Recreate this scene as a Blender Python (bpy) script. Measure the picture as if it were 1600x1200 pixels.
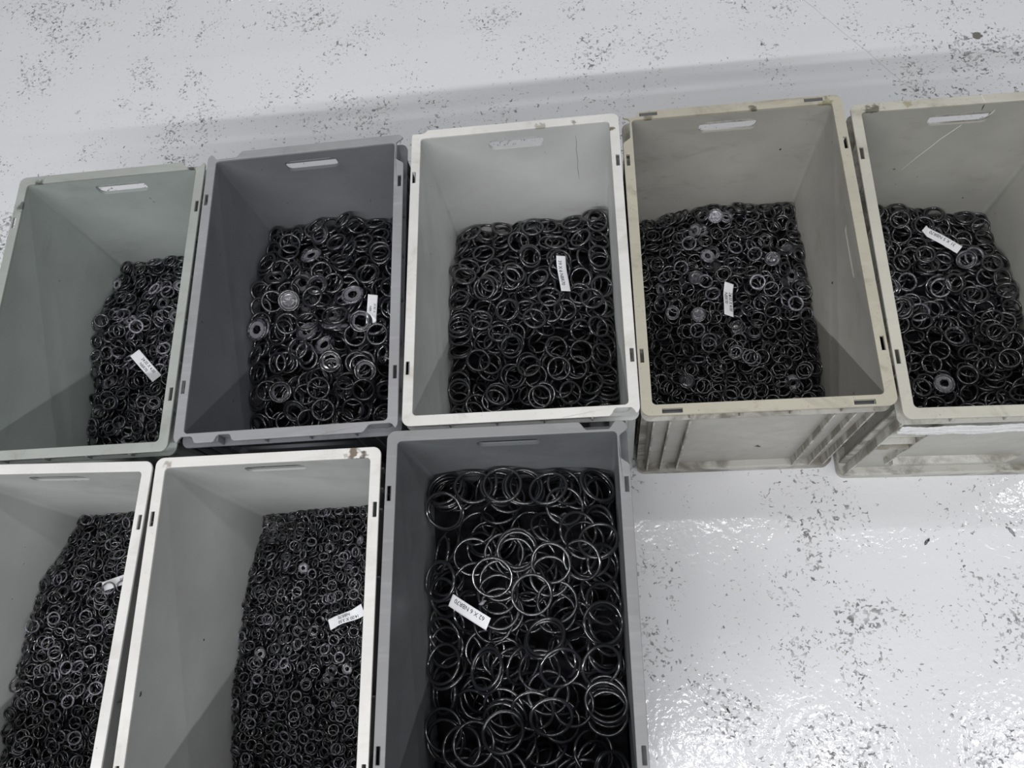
import bpy, bmesh, math, random
import numpy as np
from mathutils import Matrix, Vector

for o in list(bpy.data.objects):
    bpy.data.objects.remove(o, do_unlink=True)
SC = bpy.context.scene
COL = SC.collection
PI = math.pi
H = 0.4172                      # nominal rim height of a crate above the floor

# ------------------------------------------------------------------ camera
FPX, RX, RY, CZ = 1230.74, 0.35092451, 0.12286875, 1.23042 + H
_cx, _sx, _cy, _sy = math.cos(RX), math.sin(RX), math.cos(RY), math.sin(RY)
CAMR = np.array([[_cy, 0, _sy], [0, 1, 0], [-_sy, 0, _cy]]) @ np.array([[1, 0, 0], [0, _cx, -_sx], [0, _sx, _cx]])
cam = bpy.data.cameras.new('camera')
cam.sensor_width = 36.0
cam.lens = FPX / 1600 * 36.0
cam.clip_start = 0.02
camo = bpy.data.objects.new('camera', cam)
COL.objects.link(camo)
camo.matrix_world = Matrix.Translation((0, 0, CZ)) @ Matrix(CAMR.tolist()).to_4x4()
SC.camera = camo

# ------------------------------------------------------------------ world, lamps, exposure
SC.view_settings.view_transform = 'Standard'
SC.view_settings.look = 'None'
SC.view_settings.gamma = 1.0
SC.view_settings.use_curve_mapping = False
SC.view_settings.exposure = 0.0
w = bpy.data.worlds.new('hall')
SC.world = w
w.use_nodes = True
bg = w.node_tree.nodes['Background']
bg.inputs[0].default_value = (0.93, 0.96, 1.0, 1)
bg.inputs[1].default_value = 0.095
LAMP_Z = 3.6

def lamp(x, y, sx, sy, power, col=(0.985, 0.99, 1.0)):
    l = bpy.data.lights.new('ceiling_or_fill_lamp', 'AREA')
    l.shape = 'RECTANGLE'
    l.size, l.size_y = sx, sy
    l.energy = power
    l.color = col
    o = bpy.data.objects.new('ceiling_or_fill_lamp', l)
    o.location = (x, y, LAMP_Z)
    COL.objects.link(o)

for x in (-3.0, -2.0, -1.0, 0.0, 0.78, 1.7, 2.7):          # row above the back of the crates
    lamp(x, 1.15, 0.50, 0.10, 4.5)
for x in (-2.8, -1.9, -1.0, -0.3, 0.51, 1.22, 2.29, 3.2):   # row above the photographer
    lamp(x, -0.46, 0.30, 0.13, 5.0)
for x, p in ((-3.6, 76), (-1.8, 74), (0.0, 66), (1.8, 34), (3.6, 26)):   # long tubes of the front row
    lamp(x, -2.55, 1.79, 0.09, p)
for x, p in ((-3.6, 150), (-1.2, 120), (1.2, 100), (3.6, 90)):     # added far row, out of sight, fills the floor behind the crates
    lamp(x, 8.2, 1.6, 0.12, p)

# ------------------------------------------------------------------ small helpers
def tag(o, label=None, cat=None, group=None, kind=None):
    if label: o['label'] = label
    if cat: o['category'] = cat
    if group: o['group'] = group
    if kind: o['kind'] = kind
    return o

def link(name, me, parent=None, mat=None):
    o = bpy.data.objects.new(name, me)
    COL.objects.link(o)
    if parent is not None: o.parent = parent
    if mat is not None:
        me.materials.clear(); me.materials.append(mat)
    return o

def mesh_from(verts, faces, name='mesh', smooth=None):
    me = bpy.data.meshes.new(name)
    me.from_pydata([tuple(v) for v in verts], [], [tuple(f) for f in faces])
    me.validate()
    bm = bmesh.new(); bm.from_mesh(me)
    bmesh.ops.recalc_face_normals(bm, faces=bm.faces)
    bm.to_mesh(me); bm.free()
    if smooth is not None:
        me.polygons.foreach_set('use_smooth', [True] * len(me.polygons))
        me.set_sharp_from_angle(angle=math.radians(smooth))
    return me

def mesh_bm(bm, name='mesh', smooth=None):
    bmesh.ops.recalc_face_normals(bm, faces=bm.faces)
    me = bpy.data.meshes.new(name)
    bm.to_mesh(me); bm.free()
    if smooth is not None:
        me.polygons.foreach_set('use_smooth', [True] * len(me.polygons))
        me.set_sharp_from_angle(angle=math.radians(smooth))
    return me

def bm_box(bm, x0, x1, y0, y1, z0, z1, bev=0.0):
    vs = [bm.verts.new((x, y, z)) for x in (x0, x1) for y in (y0, y1) for z in (z0, z1)]
    fs = []
    for idx in ((0, 1, 3, 2), (4, 6, 7, 5), (0, 4, 5, 1), (2, 3, 7, 6), (0, 2, 6, 4), (1, 5, 7, 3)):
        fs.append(bm.faces.new([vs[i] for i in idx]))
    if bev:
        es = list({e for f in fs for e in f.edges})
        bmesh.ops.bevel(bm, geom=es, offset=bev, segments=2, affect='EDGES', profile=0.6)

def mesh_big(verts, faces, name):
    """numpy arrays of quads to a smooth mesh, fast"""
    me = bpy.data.meshes.new(name)
    nv, nf = len(verts), len(faces)
    me.vertices.add(nv); me.vertices.foreach_set('co', np.ascontiguousarray(verts, np.float32).ravel())
    me.loops.add(nf * 4); me.loops.foreach_set('vertex_index', np.ascontiguousarray(faces, np.int32).ravel())
    me.polygons.add(nf)
    me.polygons.foreach_set('loop_start', np.arange(0, nf * 4, 4, dtype=np.int32))
    me.update(calc_edges=True)
    me.polygons.foreach_set('use_smooth', np.ones(nf, bool))
    me.update()
    return me

# ------------------------------------------------------------------ materials
def new_mat(name):
    m = bpy.data.materials.new(name)
    m.use_nodes = True
    nt = m.node_tree
    return m, nt, nt.nodes['Principled BSDF']

class NT:
    def __init__(s, nt): s.nt = nt
    def n(s, t, **kw):
        nd = s.nt.nodes.new(t)
        for k, v in kw.items():
            if k.startswith('i_'):
                key = k[2:]
                nd.inputs[int(key) if key.isdigit() else key].default_value = v
            else: setattr(nd, k, v)
        return nd
    def l(s, a, b): s.nt.links.new(a, b)
    def noise(s, vec, scale, detail=3, rough=0.55, dist=0.0, out='Fac'):
        nd = s.n('ShaderNodeTexNoise', i_Scale=scale, i_Detail=detail, i_Roughness=rough, i_Distortion=dist)
        s.l(vec, nd.inputs['Vector']); return nd.outputs[out]
    def ramp(s, f, a, b, lo=0.0, hi=1.0):
        nd = s.n('ShaderNodeMapRange')
        nd.interpolation_type = 'SMOOTHSTEP'
        nd.inputs['From Min'].default_value = a; nd.inputs['From Max'].default_value = b
        nd.inputs['To Min'].default_value = lo; nd.inputs['To Max'].default_value = hi
        s.l(f, nd.inputs['Value']); return nd.outputs['Result']
    def math(s, op, a, b=None, c=None):
        nd = s.n('ShaderNodeMath', operation=op)
        for i, v in enumerate((a, b, c)):
            if v is None: continue
            if isinstance(v, (int, float)): nd.inputs[i].default_value = v
            else: s.l(v, nd.inputs[i])
        return nd.outputs[0]
    def mix(s, f, a, b):
        nd = s.n('ShaderNodeMix', data_type='RGBA')
        if isinstance(f, (int, float)): nd.inputs[0].default_value = f
        else: s.l(f, nd.inputs[0])
        for i, v in ((6, a), (7, b)):
            if isinstance(v, tuple): nd.inputs[i].default_value = (*v[:3], 1)
            else: s.l(v, nd.inputs[i])
        return nd.outputs[2]
    def map(s, vec, scale=(1, 1, 1), rot=(0, 0, 0), loc=(0, 0, 0)):
        nd = s.n('ShaderNodeMapping'); s.l(vec, nd.inputs[0])
        nd.inputs['Scale'].default_value = scale; nd.inputs['Rotation'].default_value = rot; nd.inputs['Location'].default_value = loc
        return nd.outputs[0]
    def bump(s, h, strength, dist, normal_in):
        nd = s.n('ShaderNodeBump'); nd.inputs['Strength'].default_value = strength; nd.inputs['Distance'].default_value = dist
        s.l(h, nd.inputs['Height']); s.l(nd.outputs[0], normal_in)
        return nd

def mat_floor():
    m, nt, b = new_mat('painted_concrete')
    g = NT(nt)
    pos = g.n('ShaderNodeNewGeometry').outputs['Position']
    # base paint with faint clouding and soft stretched bands
    cl = g.noise(pos, 1.7, 4)
    band = g.noise(g.map(pos, (0.8, 5.5, 1), (0, 0, 0.21)), 1.0, 3)
    base = g.mix(cl, (0.69, 0.69, 0.708), (0.77, 0.772, 0.79))
    base = g.mix(g.ramp(band, 0.45, 0.75, 0, 0.35), base, (0.66, 0.66, 0.68))
    # worn dark speckles in clusters
    sp = g.noise(g.map(pos, (1.0, 0.80, 1), (0, 0, -0.5)), 98, 2.6, 0.6, 0.5)
    sp2 = g.noise(g.map(pos, (0.8, 1.1, 1), (0, 0, 0.45)), 125, 2.4, 0.55, 0.5)
    cm = g.noise(g.map(pos, (1.0, 0.75, 1), (0, 0, 0.5), (3.1, 1.7, 0)), 3.4, 4.5, 0.62, 0.4)
    cm2 = g.noise(g.map(pos, (1, 1, 1), (0, 0, 0), (8.3, 2.2, 0)), 9.0, 2, 0.6)
    far = g.ramp(g.n('ShaderNodeSeparateXYZ').outputs[1], 0, 1)
    sep = g.n('ShaderNodeSeparateXYZ'); g.l(pos, sep.inputs[0])
    clus = g.ramp(cm, 0.28, 0.64)
    clus = g.math('MULTIPLY', clus, g.ramp(cm2, 0.35, 0.6, 0.35, 1.0))
    thr = g.math('MULTIPLY_ADD', clus, -0.185, 0.745)
    def speck(f, soft):
        d = g.math('SUBTRACT', f, thr)
        return g.ramp(d, -0.02, soft)
    s1 = g.math('MAXIMUM', speck(sp, 0.05), speck(sp2, 0.06))
    tone = g.ramp(g.noise(pos, 45, 1), 0.3, 0.7, 0.45, 1.0)
    base = g.mix(g.math('MULTIPLY', g.math('MULTIPLY', s1, tone), 0.88), base, (0.075, 0.073, 0.076))
    # one chip where the paint is gone and the concrete shows
    dv = g.n('ShaderNodeVectorMath', operation='DISTANCE'); g.l(pos, dv.inputs[0]); dv.inputs[1].default_value = (0.943, 1.466, 0)
    dd = g.math('ADD', dv.outputs['Value'], g.math('MULTIPLY', g.math('SUBTRACT', g.noise(pos, 70, 3), 0.5), 0.03))
    base = g.mix(g.ramp(dd, 0.0105, 0.0135, 1, 0), base, (0.17, 0.165, 0.145))
    # hairline scratch
    ln = g.n('ShaderNodeVectorMath', operation='DOT_PRODUCT')
    mp = g.map(pos, (1, 1, 1)); g.l(mp, ln.inputs[0])
    nx, ny = 0.82, 0.57
    ln.inputs[1].default_value = (nx, ny, 0)
    off = 0.6526 * nx + 1.4912 * ny
    ld = g.math('ABSOLUTE', g.math('SUBTRACT', g.math('ADD', ln.outputs['Value'], g.math('MULTIPLY', g.noise(pos, 9, 2), 0.012)), off + 0.006))
    lmask = g.math('MULTIPLY', g.ramp(ld, 0.0004, 0.0012, 0.35, 0), g.ramp(sep.outputs[1], 1.25, 1.35))
    base = g.mix(lmask, base, (0.12, 0.12, 0.12))
    nt.links.new(base, b.inputs['Base Color'])
    rough = g.ramp(g.noise(pos, 2.3, 3), 0.35, 0.65, 0.06, 0.12)
    rough = g.math('ADD', rough, g.math('MULTIPLY', s1, 0.3))
    nt.links.new(rough, b.inputs['Roughness'])
    b.inputs['Specular IOR Level'].default_value = 0.5
    op = g.noise(pos, 75, 2.5, 0.5, 0.3)
    op2 = g.noise(pos, 11, 2)
    hgt = g.math('ADD', g.math('MULTIPLY', op, 1.0), g.math('MULTIPLY', op2, 1.6))
    hgt = g.math('SUBTRACT', hgt, g.math('MULTIPLY', s1, 0.25))
    g.bump(hgt, 0.6, 0.0013, b.inputs['Normal'])
    return m

def mat_plastic(name, base, dirt, rough=0.42, grime=0.35, specks=0.5, stain=None, seed=0.0, scuff=0.0, g0=0.52):
    m, nt, b = new_mat(name)
    g = NT(nt)
    pos = g.n('ShaderNodeTexCoord').outputs['Object']
    p = g.map(pos, (1, 1, 1), (0, 0, 0), (seed, seed * 0.7, seed * 0.3))
    c = g.mix(g.ramp(g.noise(p, 7, 4), 0.3, 0.7), tuple(v * 0.93 for v in base), tuple(v * 1.05 for v in base))
    # cloudy grime and drag marks
    gr = g.ramp(g.noise(g.map(p, (1, 1, 2.2)), 11, 6, 0.65, 0.6), g0, g0 + 0.22)
    c = g.mix(g.math('MULTIPLY', gr, grime), c, dirt)
    fine = g.ramp(g.noise(p, 150, 3, 0.6), 0.62, 0.74)
    c = g.mix(g.math('MULTIPLY', fine, grime * 0.5), c, dirt)
    # small dark specks of rubber dust
    spk = g.noise(g.map(p, (1, 1, 0.6)), 95, 1.5, 0.5)
    c = g.mix(g.math('MULTIPLY', g.ramp(spk, 0.765, 0.79), specks), c, (0.02, 0.02, 0.02))
    if scuff:
        sc_ = g.ramp(g.noise(g.map(p, (2.5, 22, 22)), 4, 4, 0.6), 0.5, 0.7)
        c = g.mix(g.math('MULTIPLY', sc_, scuff), c, tuple(min(0.9, v * 1.45) for v in base))
    if stain:
        for (loc, rad, col, amt) in stain:
            dv = g.n('ShaderNodeVectorMath', operation='DISTANCE'); g.l(pos, dv.inputs[0]); dv.inputs[1].default_value = loc
            dd = g.math('ADD', dv.outputs['Value'], g.math('MULTIPLY', g.math('SUBTRACT', g.noise(p, 120, 4), 0.5), rad * 2.4))
            c = g.mix(g.math('MULTIPLY', g.ramp(dd, rad * 0.35, rad, 1, 0), amt), c, col)
    nt.links.new(c, b.inputs['Base Color'])
    nt.links.new(g.ramp(g.noise(p, 30, 3), 0.3, 0.7, rough - 0.07, rough + 0.08), b.inputs['Roughness'])
    g.bump(g.noise(p, 180, 3), 0.12, 0.001, b.inputs['Normal'])
    return m

def mat_rubber(name, col, rough, dust=0.0, dustcol=(0.25, 0.24, 0.29), spec=0.5):
    m, nt, b = new_mat(name)
    g = NT(nt)
    pos = g.n('ShaderNodeTexCoord').outputs['Object']
    rnd = g.n('ShaderNodeObjectInfo').outputs['Random']
    off = g.n('ShaderNodeVectorMath', operation='ADD'); g.l(pos, off.inputs[0])
    cb = g.n('ShaderNodeCombineXYZ'); g.l(g.math('MULTIPLY', rnd, 37.0), cb.inputs[0]); g.l(cb.outputs[0], off.inputs[1])
    v = off.outputs[0]
    base = g.mix(rnd, tuple(x * 0.8 for x in col), tuple(x * 1.35 for x in col))
    r = g.math('MULTIPLY_ADD', rnd, 0.10, rough - 0.04)
    if dust:
        d = g.ramp(g.noise(v, 160, 4, 0.65), 0.36, 0.66)
        d = g.math('MULTIPLY', d, g.math('MULTIPLY_ADD', rnd, 0.5, 0.6))
        base = g.mix(g.math('MULTIPLY', d, dust), base, dustcol)
        r = g.math('ADD', r, g.math('MULTIPLY', d, 0.15))
    nt.links.new(base, b.inputs['Base Color'])
    nt.links.new(r, b.inputs['Roughness'])
    b.inputs['Specular IOR Level'].default_value = spec
    b.inputs['Coat Weight'].default_value = 0.8      # oily-looking coat added to brighten the highlights
    b.inputs['Coat Roughness'].default_value = 0.11
    return m

M_FLOOR = mat_floor()
M_RUB = mat_rubber('black_rubber', (0.0095, 0.0098, 0.0125), 0.16, 0.0, spec=0.9)
M_BED = mat_rubber('shaded_rubber', (0.011, 0.011, 0.0135), 0.9, spec=0.1)
M_BED.node_tree.nodes['Principled BSDF'].inputs['Coat Weight'].default_value = 0.0
M_RUBD = mat_rubber('dusty_rubber', (0.014, 0.014, 0.018), 0.20, 0.60, spec=0.9)
M_CHALK = mat_rubber('chalky_rubber', (0.05, 0.05, 0.058), 0.36, 0.85, (0.42, 0.40, 0.47))
M_FILM = mat_rubber('grey_film', (0.16, 0.16, 0.175), 0.30, 0.5, (0.36, 0.35, 0.39))
M_FILMD = mat_rubber('dark_film', (0.022, 0.022, 0.027), 0.24, 0.35, (0.20, 0.20, 0.24), 0.6)

# ------------------------------------------------------------------ floor
def build_floor():
    n = 40
    bm = bmesh.new()
    bmesh.ops.create_grid(bm, x_segments=n, y_segments=n, size=5.0)
    bmesh.ops.solidify(bm, geom=bm.faces[:], thickness=0.05)
    me = mesh_bm(bm, 'floor')
    zmax = max(v.co.z for v in me.vertices)
    for v in me.vertices: v.co.z -= zmax
    o = link('floor', me, None, M_FLOOR)
    tag(o, 'glossy white painted concrete floor with dark worn speckles', None, None, 'structure')
build_floor()

# ------------------------------------------------------------------ crates
IX, IY, DRAFT = 0.181, 0.281, 0.0134           # inner half sizes at the rim, draft per metre
OX, OY = 0.1985, 0.2985                        # outer half sizes of the rim

def rrect(hx, hy, r, seg=5):
    pts = []
    for cx, cy, a0 in ((hx - r, hy - r, 0), (-hx + r, hy - r, 90), (-hx + r, -hy + r, 180), (hx - r, -hy + r, 270)):
        for k in range(seg + 1):
            a = math.radians(a0 + 90 * k / seg)
            pts.append((cx + r * math.cos(a), cy + r * math.sin(a)))
    return pts

def loft(bm, rings, cap0=False, cap1=False):
    vr = [[bm.verts.new(p) for p in r] for r in rings]
    n = len(vr[0])
    for a, b in zip(vr[:-1], vr[1:]):
        for i in range(n):
            bm.faces.new((a[i], a[(i + 1) % n], b[(i + 1) % n], b[i]))
    if cap0: bm.faces.new(vr[0])
    if cap1: bm.faces.new(vr[-1])
    return vr

def body_mesh(side_slot=False):
    bm = bmesh.new()
    T = 0.0040
    levels = [(H - 0.001, 0.0), (H - 0.20, 0.0), (H - 0.206, 0.0016), (0.0115, 0.0016)]
    inner = [[(x, y, z) for x, y in rrect(IX - DRAFT * (H - z) - e, IY - DRAFT * (H - z) - e, 0.008)] for z, e in levels]
    zo = [H - 0.001, 0.010]
    outer = [[(x, y, z) for x, y in rrect(IX + T - DRAFT * (H - z), IY + T - DRAFT * (H - z), 0.011)] for z in zo]
    vi = loft(bm, inner, cap1=True)
    vo = loft(bm, outer, cap1=True)
    n = len(vi[0])
    for i in range(n):
        bm.faces.new((vi[0][i], vi[0][(i + 1) % n], vo[0][(i + 1) % n], vo[0][i]))
    me = mesh_bm(bm, 'body')
    o = bpy.data.objects.new('tmp_body', me); COL.objects.link(o)
    # hand slots
    bm = bmesh.new()
    def slot(axis, c, hw, z0, z1, a0, a1):
        r = 0.011
        pr = [(x + c, z) for x, z in [(px, pz + (z0 + z1) / 2) for px, pz in rrect(hw, (z1 - z0) / 2, r, 4)]]
        rings = []
        for a in (a0, a1):
            rings.append([((p, a, z) if axis == 'y' else (a, p, z)) for p, z in pr])
        loft(bm, rings, True, True)
    slot('y', 0.0, 0.0535, H - 0.055, H - 0.025, 0.24, 0.32)
    if side_slot:
        slot('x', -0.004, 0.053, H - 0.048, H - 0.026, 0.16, 0.22)
    cm = mesh_bm(bm, 'cut')
    co = bpy.data.objects.new('tmp_cut', cm); COL.objects.link(co)
    md = o.modifiers.new('b', 'BOOLEAN'); md.operation = 'DIFFERENCE'; md.object = co; md.solver = 'EXACT'
    dg = bpy.context.evaluated_depsgraph_get(); dg.update()
    res = bpy.data.meshes.new_from_object(o.evaluated_get(dg))
    bpy.data.objects.remove(o); bpy.data.objects.remove(co)
    res.polygons.foreach_set('use_smooth', [True] * len(res.polygons))
    res.set_sharp_from_angle(angle=math.radians(35))
    return res

def plate(outline, holes, z0, z1):
    """flat plate with holes"""
    bm = bmesh.new()
    edges = []
    for lp in [outline] + holes:
        vs = [bm.verts.new((x, y, z1)) for x, y in lp]
        for i in range(len(vs)): edges.append(bm.edges.new((vs[i], vs[(i + 1) % len(vs)])))
    bmesh.ops.triangle_fill(bm, use_beauty=True, use_dissolve=False, edges=edges, normal=(0, 0, 1))
    r = bmesh.ops.extrude_face_region(bm, geom=bm.faces[:])
    for v in [g for g in r['geom'] if isinstance(g, bmesh.types.BMVert)]: v.co.z = z0
    return bm

def rim_outline(notches, chips):
    """outer outline counter-clockwise, with scooped notches (side, centre, width, depth)"""
    base = rrect(OX, OY, 0.014, 6)
    pts = []
    n = len(base)
    for i in range(n):
        a, b = base[i], base[(i + 1) % n]
        d = math.hypot(b[0] - a[0], b[1] - a[1])
        k = max(1, int(d / 0.004))
        for j in range(k):
            pts.append((a[0] + (b[0] - a[0]) * j / k, a[1] + (b[1] - a[1]) * j / k))
    out = []
    for x, y in pts:
        for side, c, wd, dp in notches:
            s = x if side in 'FB' else y
            if side == 'F' and y > -OY + 0.02 or side == 'B' and y < OY - 0.02: continue
            if side == 'L' and x > -OX + 0.02 or side == 'R' and x < OX - 0.02: continue
            u = abs(s - c) / (wd / 2)
            if u < 1:
                f = min(1.0, (1 - u) * 2.2); f = f * f * (3 - 2 * f) * dp
                if side == 'F': y = max(y, -OY + f)
                if side == 'B': y = min(y, OY - f)
                if side == 'L': x = max(x, -OX + f)
                if side == 'R': x = min(x, OX - f)
        out.append((x, y))
    return out

def rect(cx, cy, hx, hy):
    return [(cx - hx, cy - hy), (cx + hx, cy - hy), (cx + hx, cy + hy), (cx - hx, cy + hy)]

def rim_mesh(notches, long_slots):
    holes = [rrect(IX - 0.0005, IY - 0.0005, 0.007, 4)]
    for s in (1, -1):
        for t in (1, -1):
            holes.append(rect(s * 0.1915, t * 0.1935, 0.0032, 0.0125))
    if long_slots:
        for s in (1, -1):
            for t in (1, -1):
                holes.append(rect(s * 0.149, t * 0.2915, 0.0165, 0.0042))
    bm = plate(rim_outline(notches, None), holes, H - 0.005, H)
    return mesh_bm(bm, 'rim')

def flange_mesh():
    bm = plate([(x * 0.9975, y * 0.9985) for x, y in rim_outline([('B', 0.0, 0.150, 0.0135)], None)], [rrect(IX + 0.002, IY + 0.002, 0.010, 5)], H - 0.034, H - 0.0305)
    return mesh_bm(bm, 'lower_flange')

def base_mesh():
    bm = bmesh.new()
    a = [(x, y) for x, y in rrect(0.1955, 0.2955, 0.016, 5)]
    b = [(x, y) for x, y in rrect(0.1925, 0.2925, 0.014, 5)]
    i = [(x, y) for x, y in rrect(0.1755, 0.2755, 0.010, 5)]
    rings = [[(x, y, 0.028) for x, y in i], [(x, y, 0.030) for x, y in b], [(x, y, 0.026) for x, y in a], [(x, y, 0.001) for x, y in a], [(x, y, 0.001) for x, y in i]]
    vr = loft(bm, rings)
    n = len(vr[0])
    for k in range(n):
        bm.faces.new((vr[-1][k], vr[-1][(k + 1) % n], vr[0][(k + 1) % n], vr[0][k]))
    return mesh_bm(bm, 'base_band', 30)

def box_mesh(*a, bev=0.0006):
    bm = bmesh.new(); bm_box(bm, *a, bev=bev); return mesh_bm(bm, 'box', 40)

def sleeve_mesh():
    """collar moulded round the outside of the hand slot (back wall frame, y outward)"""
    bm = bmesh.new()
    o = [(x, z) for x, z in rrect(0.0580, 0.0195, 0.013, 4)]
    i = [(x, z) for x, z in rrect(0.0537, 0.0152, 0.011, 4)]
    loft(bm, [[(x, 0.0, z) for x, z in i], [(x, 0.0035, z) for x, z in i], [(x, 0.0035, z) for x, z in o], [(x, 0.0, z) for x, z in o]])
    return mesh_bm(bm, 'handle_collar', 40)

MESH_BODY, MESH_BODY2 = body_mesh(), body_mesh(True)
MESH_FLANGE, MESH_BASE, MESH_SLEEVE = flange_mesh(), base_mesh(), sleeve_mesh()
RIBH = H - 0.0345
def rib_mesh(ax):
    """upright rib whose inner edge follows the draft of the wall"""
    bm = bmesh.new()
    sec = [(-0.0030, 0.028), (0.0150, 0.028), (0.0150, RIBH), (0.0025, RIBH)]
    loft(bm, [[((t, d, z) if ax == 'y' else (d, t, z)) for d, z in sec] for t in (-0.0015, 0.0015)], True, True)
    return mesh_bm(bm, 'rib')
MESH_RIB_Y, MESH_RIB_X = rib_mesh('y'), rib_mesh('x')
MESH_GUS_Y = box_mesh(-0.0012, 0.0012, 0.0, 0.0115, H - 0.0306, H - 0.0048, bev=0.0004)
MESH_GUS_X = box_mesh(0.0, 0.0115, -0.0012, 0.0012, H - 0.0306, H - 0.0048, bev=0.0004)

# name: x, y, rotation(deg), rim height correction
CR = {1: (-0.9562, 0.6523, 1.235, -0.0002), 2: (-0.5516, 0.6728, 1.7137, 0.0025), 3: (-0.1448, 0.6887, 0.8389, -0.0018),
      4: (0.2556, 0.6894, 0.4521, -0.0002), 5: (0.6612, 0.6666, -0.2923, -0.0019), 6: (-0.9744, 0.0448, -0.5774, -0.0004),
      7: (-0.5646, 0.0516, 1.0496, -0.0015), 8: (-0.1589, 0.0820, 0.7250, 0.0035)}
NOTCH = {1: [('B', 0.174, 0.050, 0.013)],
         2: [('F', -0.176, 0.034, 0.013), ('F', -0.108, 0.036, 0.013), ('F', 0.168, 0.062, 0.0135), ('R', 0.262, 0.062, 0.0150), ('B', -0.160, 0.066, 0.0145)],
         3: [('F', 0.172, 0.046, 0.0135), ('B', -0.184, 0.034, 0.007)],
         4: [('L', 0.262, 0.066, 0.0145), ('B', -0.184, 0.036, 0.012)],
         5: [], 6: [], 7: [],
         8: [('B', 0.150, 0.062, 0.0140), ('R', 0.255, 0.062, 0.0145)]}
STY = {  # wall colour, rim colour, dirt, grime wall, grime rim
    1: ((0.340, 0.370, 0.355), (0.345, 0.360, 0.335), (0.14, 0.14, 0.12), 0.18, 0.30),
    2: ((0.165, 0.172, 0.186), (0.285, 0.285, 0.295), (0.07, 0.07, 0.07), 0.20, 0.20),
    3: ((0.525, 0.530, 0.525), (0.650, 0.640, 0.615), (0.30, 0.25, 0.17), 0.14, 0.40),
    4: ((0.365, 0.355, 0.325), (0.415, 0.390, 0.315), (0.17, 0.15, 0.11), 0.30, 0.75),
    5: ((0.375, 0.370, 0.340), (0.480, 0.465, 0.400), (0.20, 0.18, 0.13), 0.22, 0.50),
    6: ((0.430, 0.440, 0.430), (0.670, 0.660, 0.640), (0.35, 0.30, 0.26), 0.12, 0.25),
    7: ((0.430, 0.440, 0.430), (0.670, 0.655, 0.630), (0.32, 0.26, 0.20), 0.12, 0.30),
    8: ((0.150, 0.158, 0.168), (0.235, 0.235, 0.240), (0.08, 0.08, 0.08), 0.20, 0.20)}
CLABEL = {
    1: 'pale green-grey plastic crate with the smallest heap of rings, back row, far left',
    2: 'dark grey plastic crate with chipped rim standing in the back row',
    3: 'off-white plastic crate of medium O-rings, middle of the back row',
    4: 'grimy beige plastic crate with ribbed front and long rim slots',
    5: 'beige plastic crate with cracked back wall, cut off by the photo edge',
    6: 'off-white plastic crate in the front row, cut off at the left edge',
    7: 'off-white plastic crate with a brown stain on its back rim corner',
    8: 'dark grey plastic crate holding the largest O-rings, front row'}
ROOT, WALLM, RIMM = {}, {}, {}

def cw(i, x, y):
    cx, cy, t, _ = CR[i]; t = math.radians(t)
    return cx + math.cos(t) * x - math.sin(t) * y, cy + math.sin(t) * x + math.cos(t) * y

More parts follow.
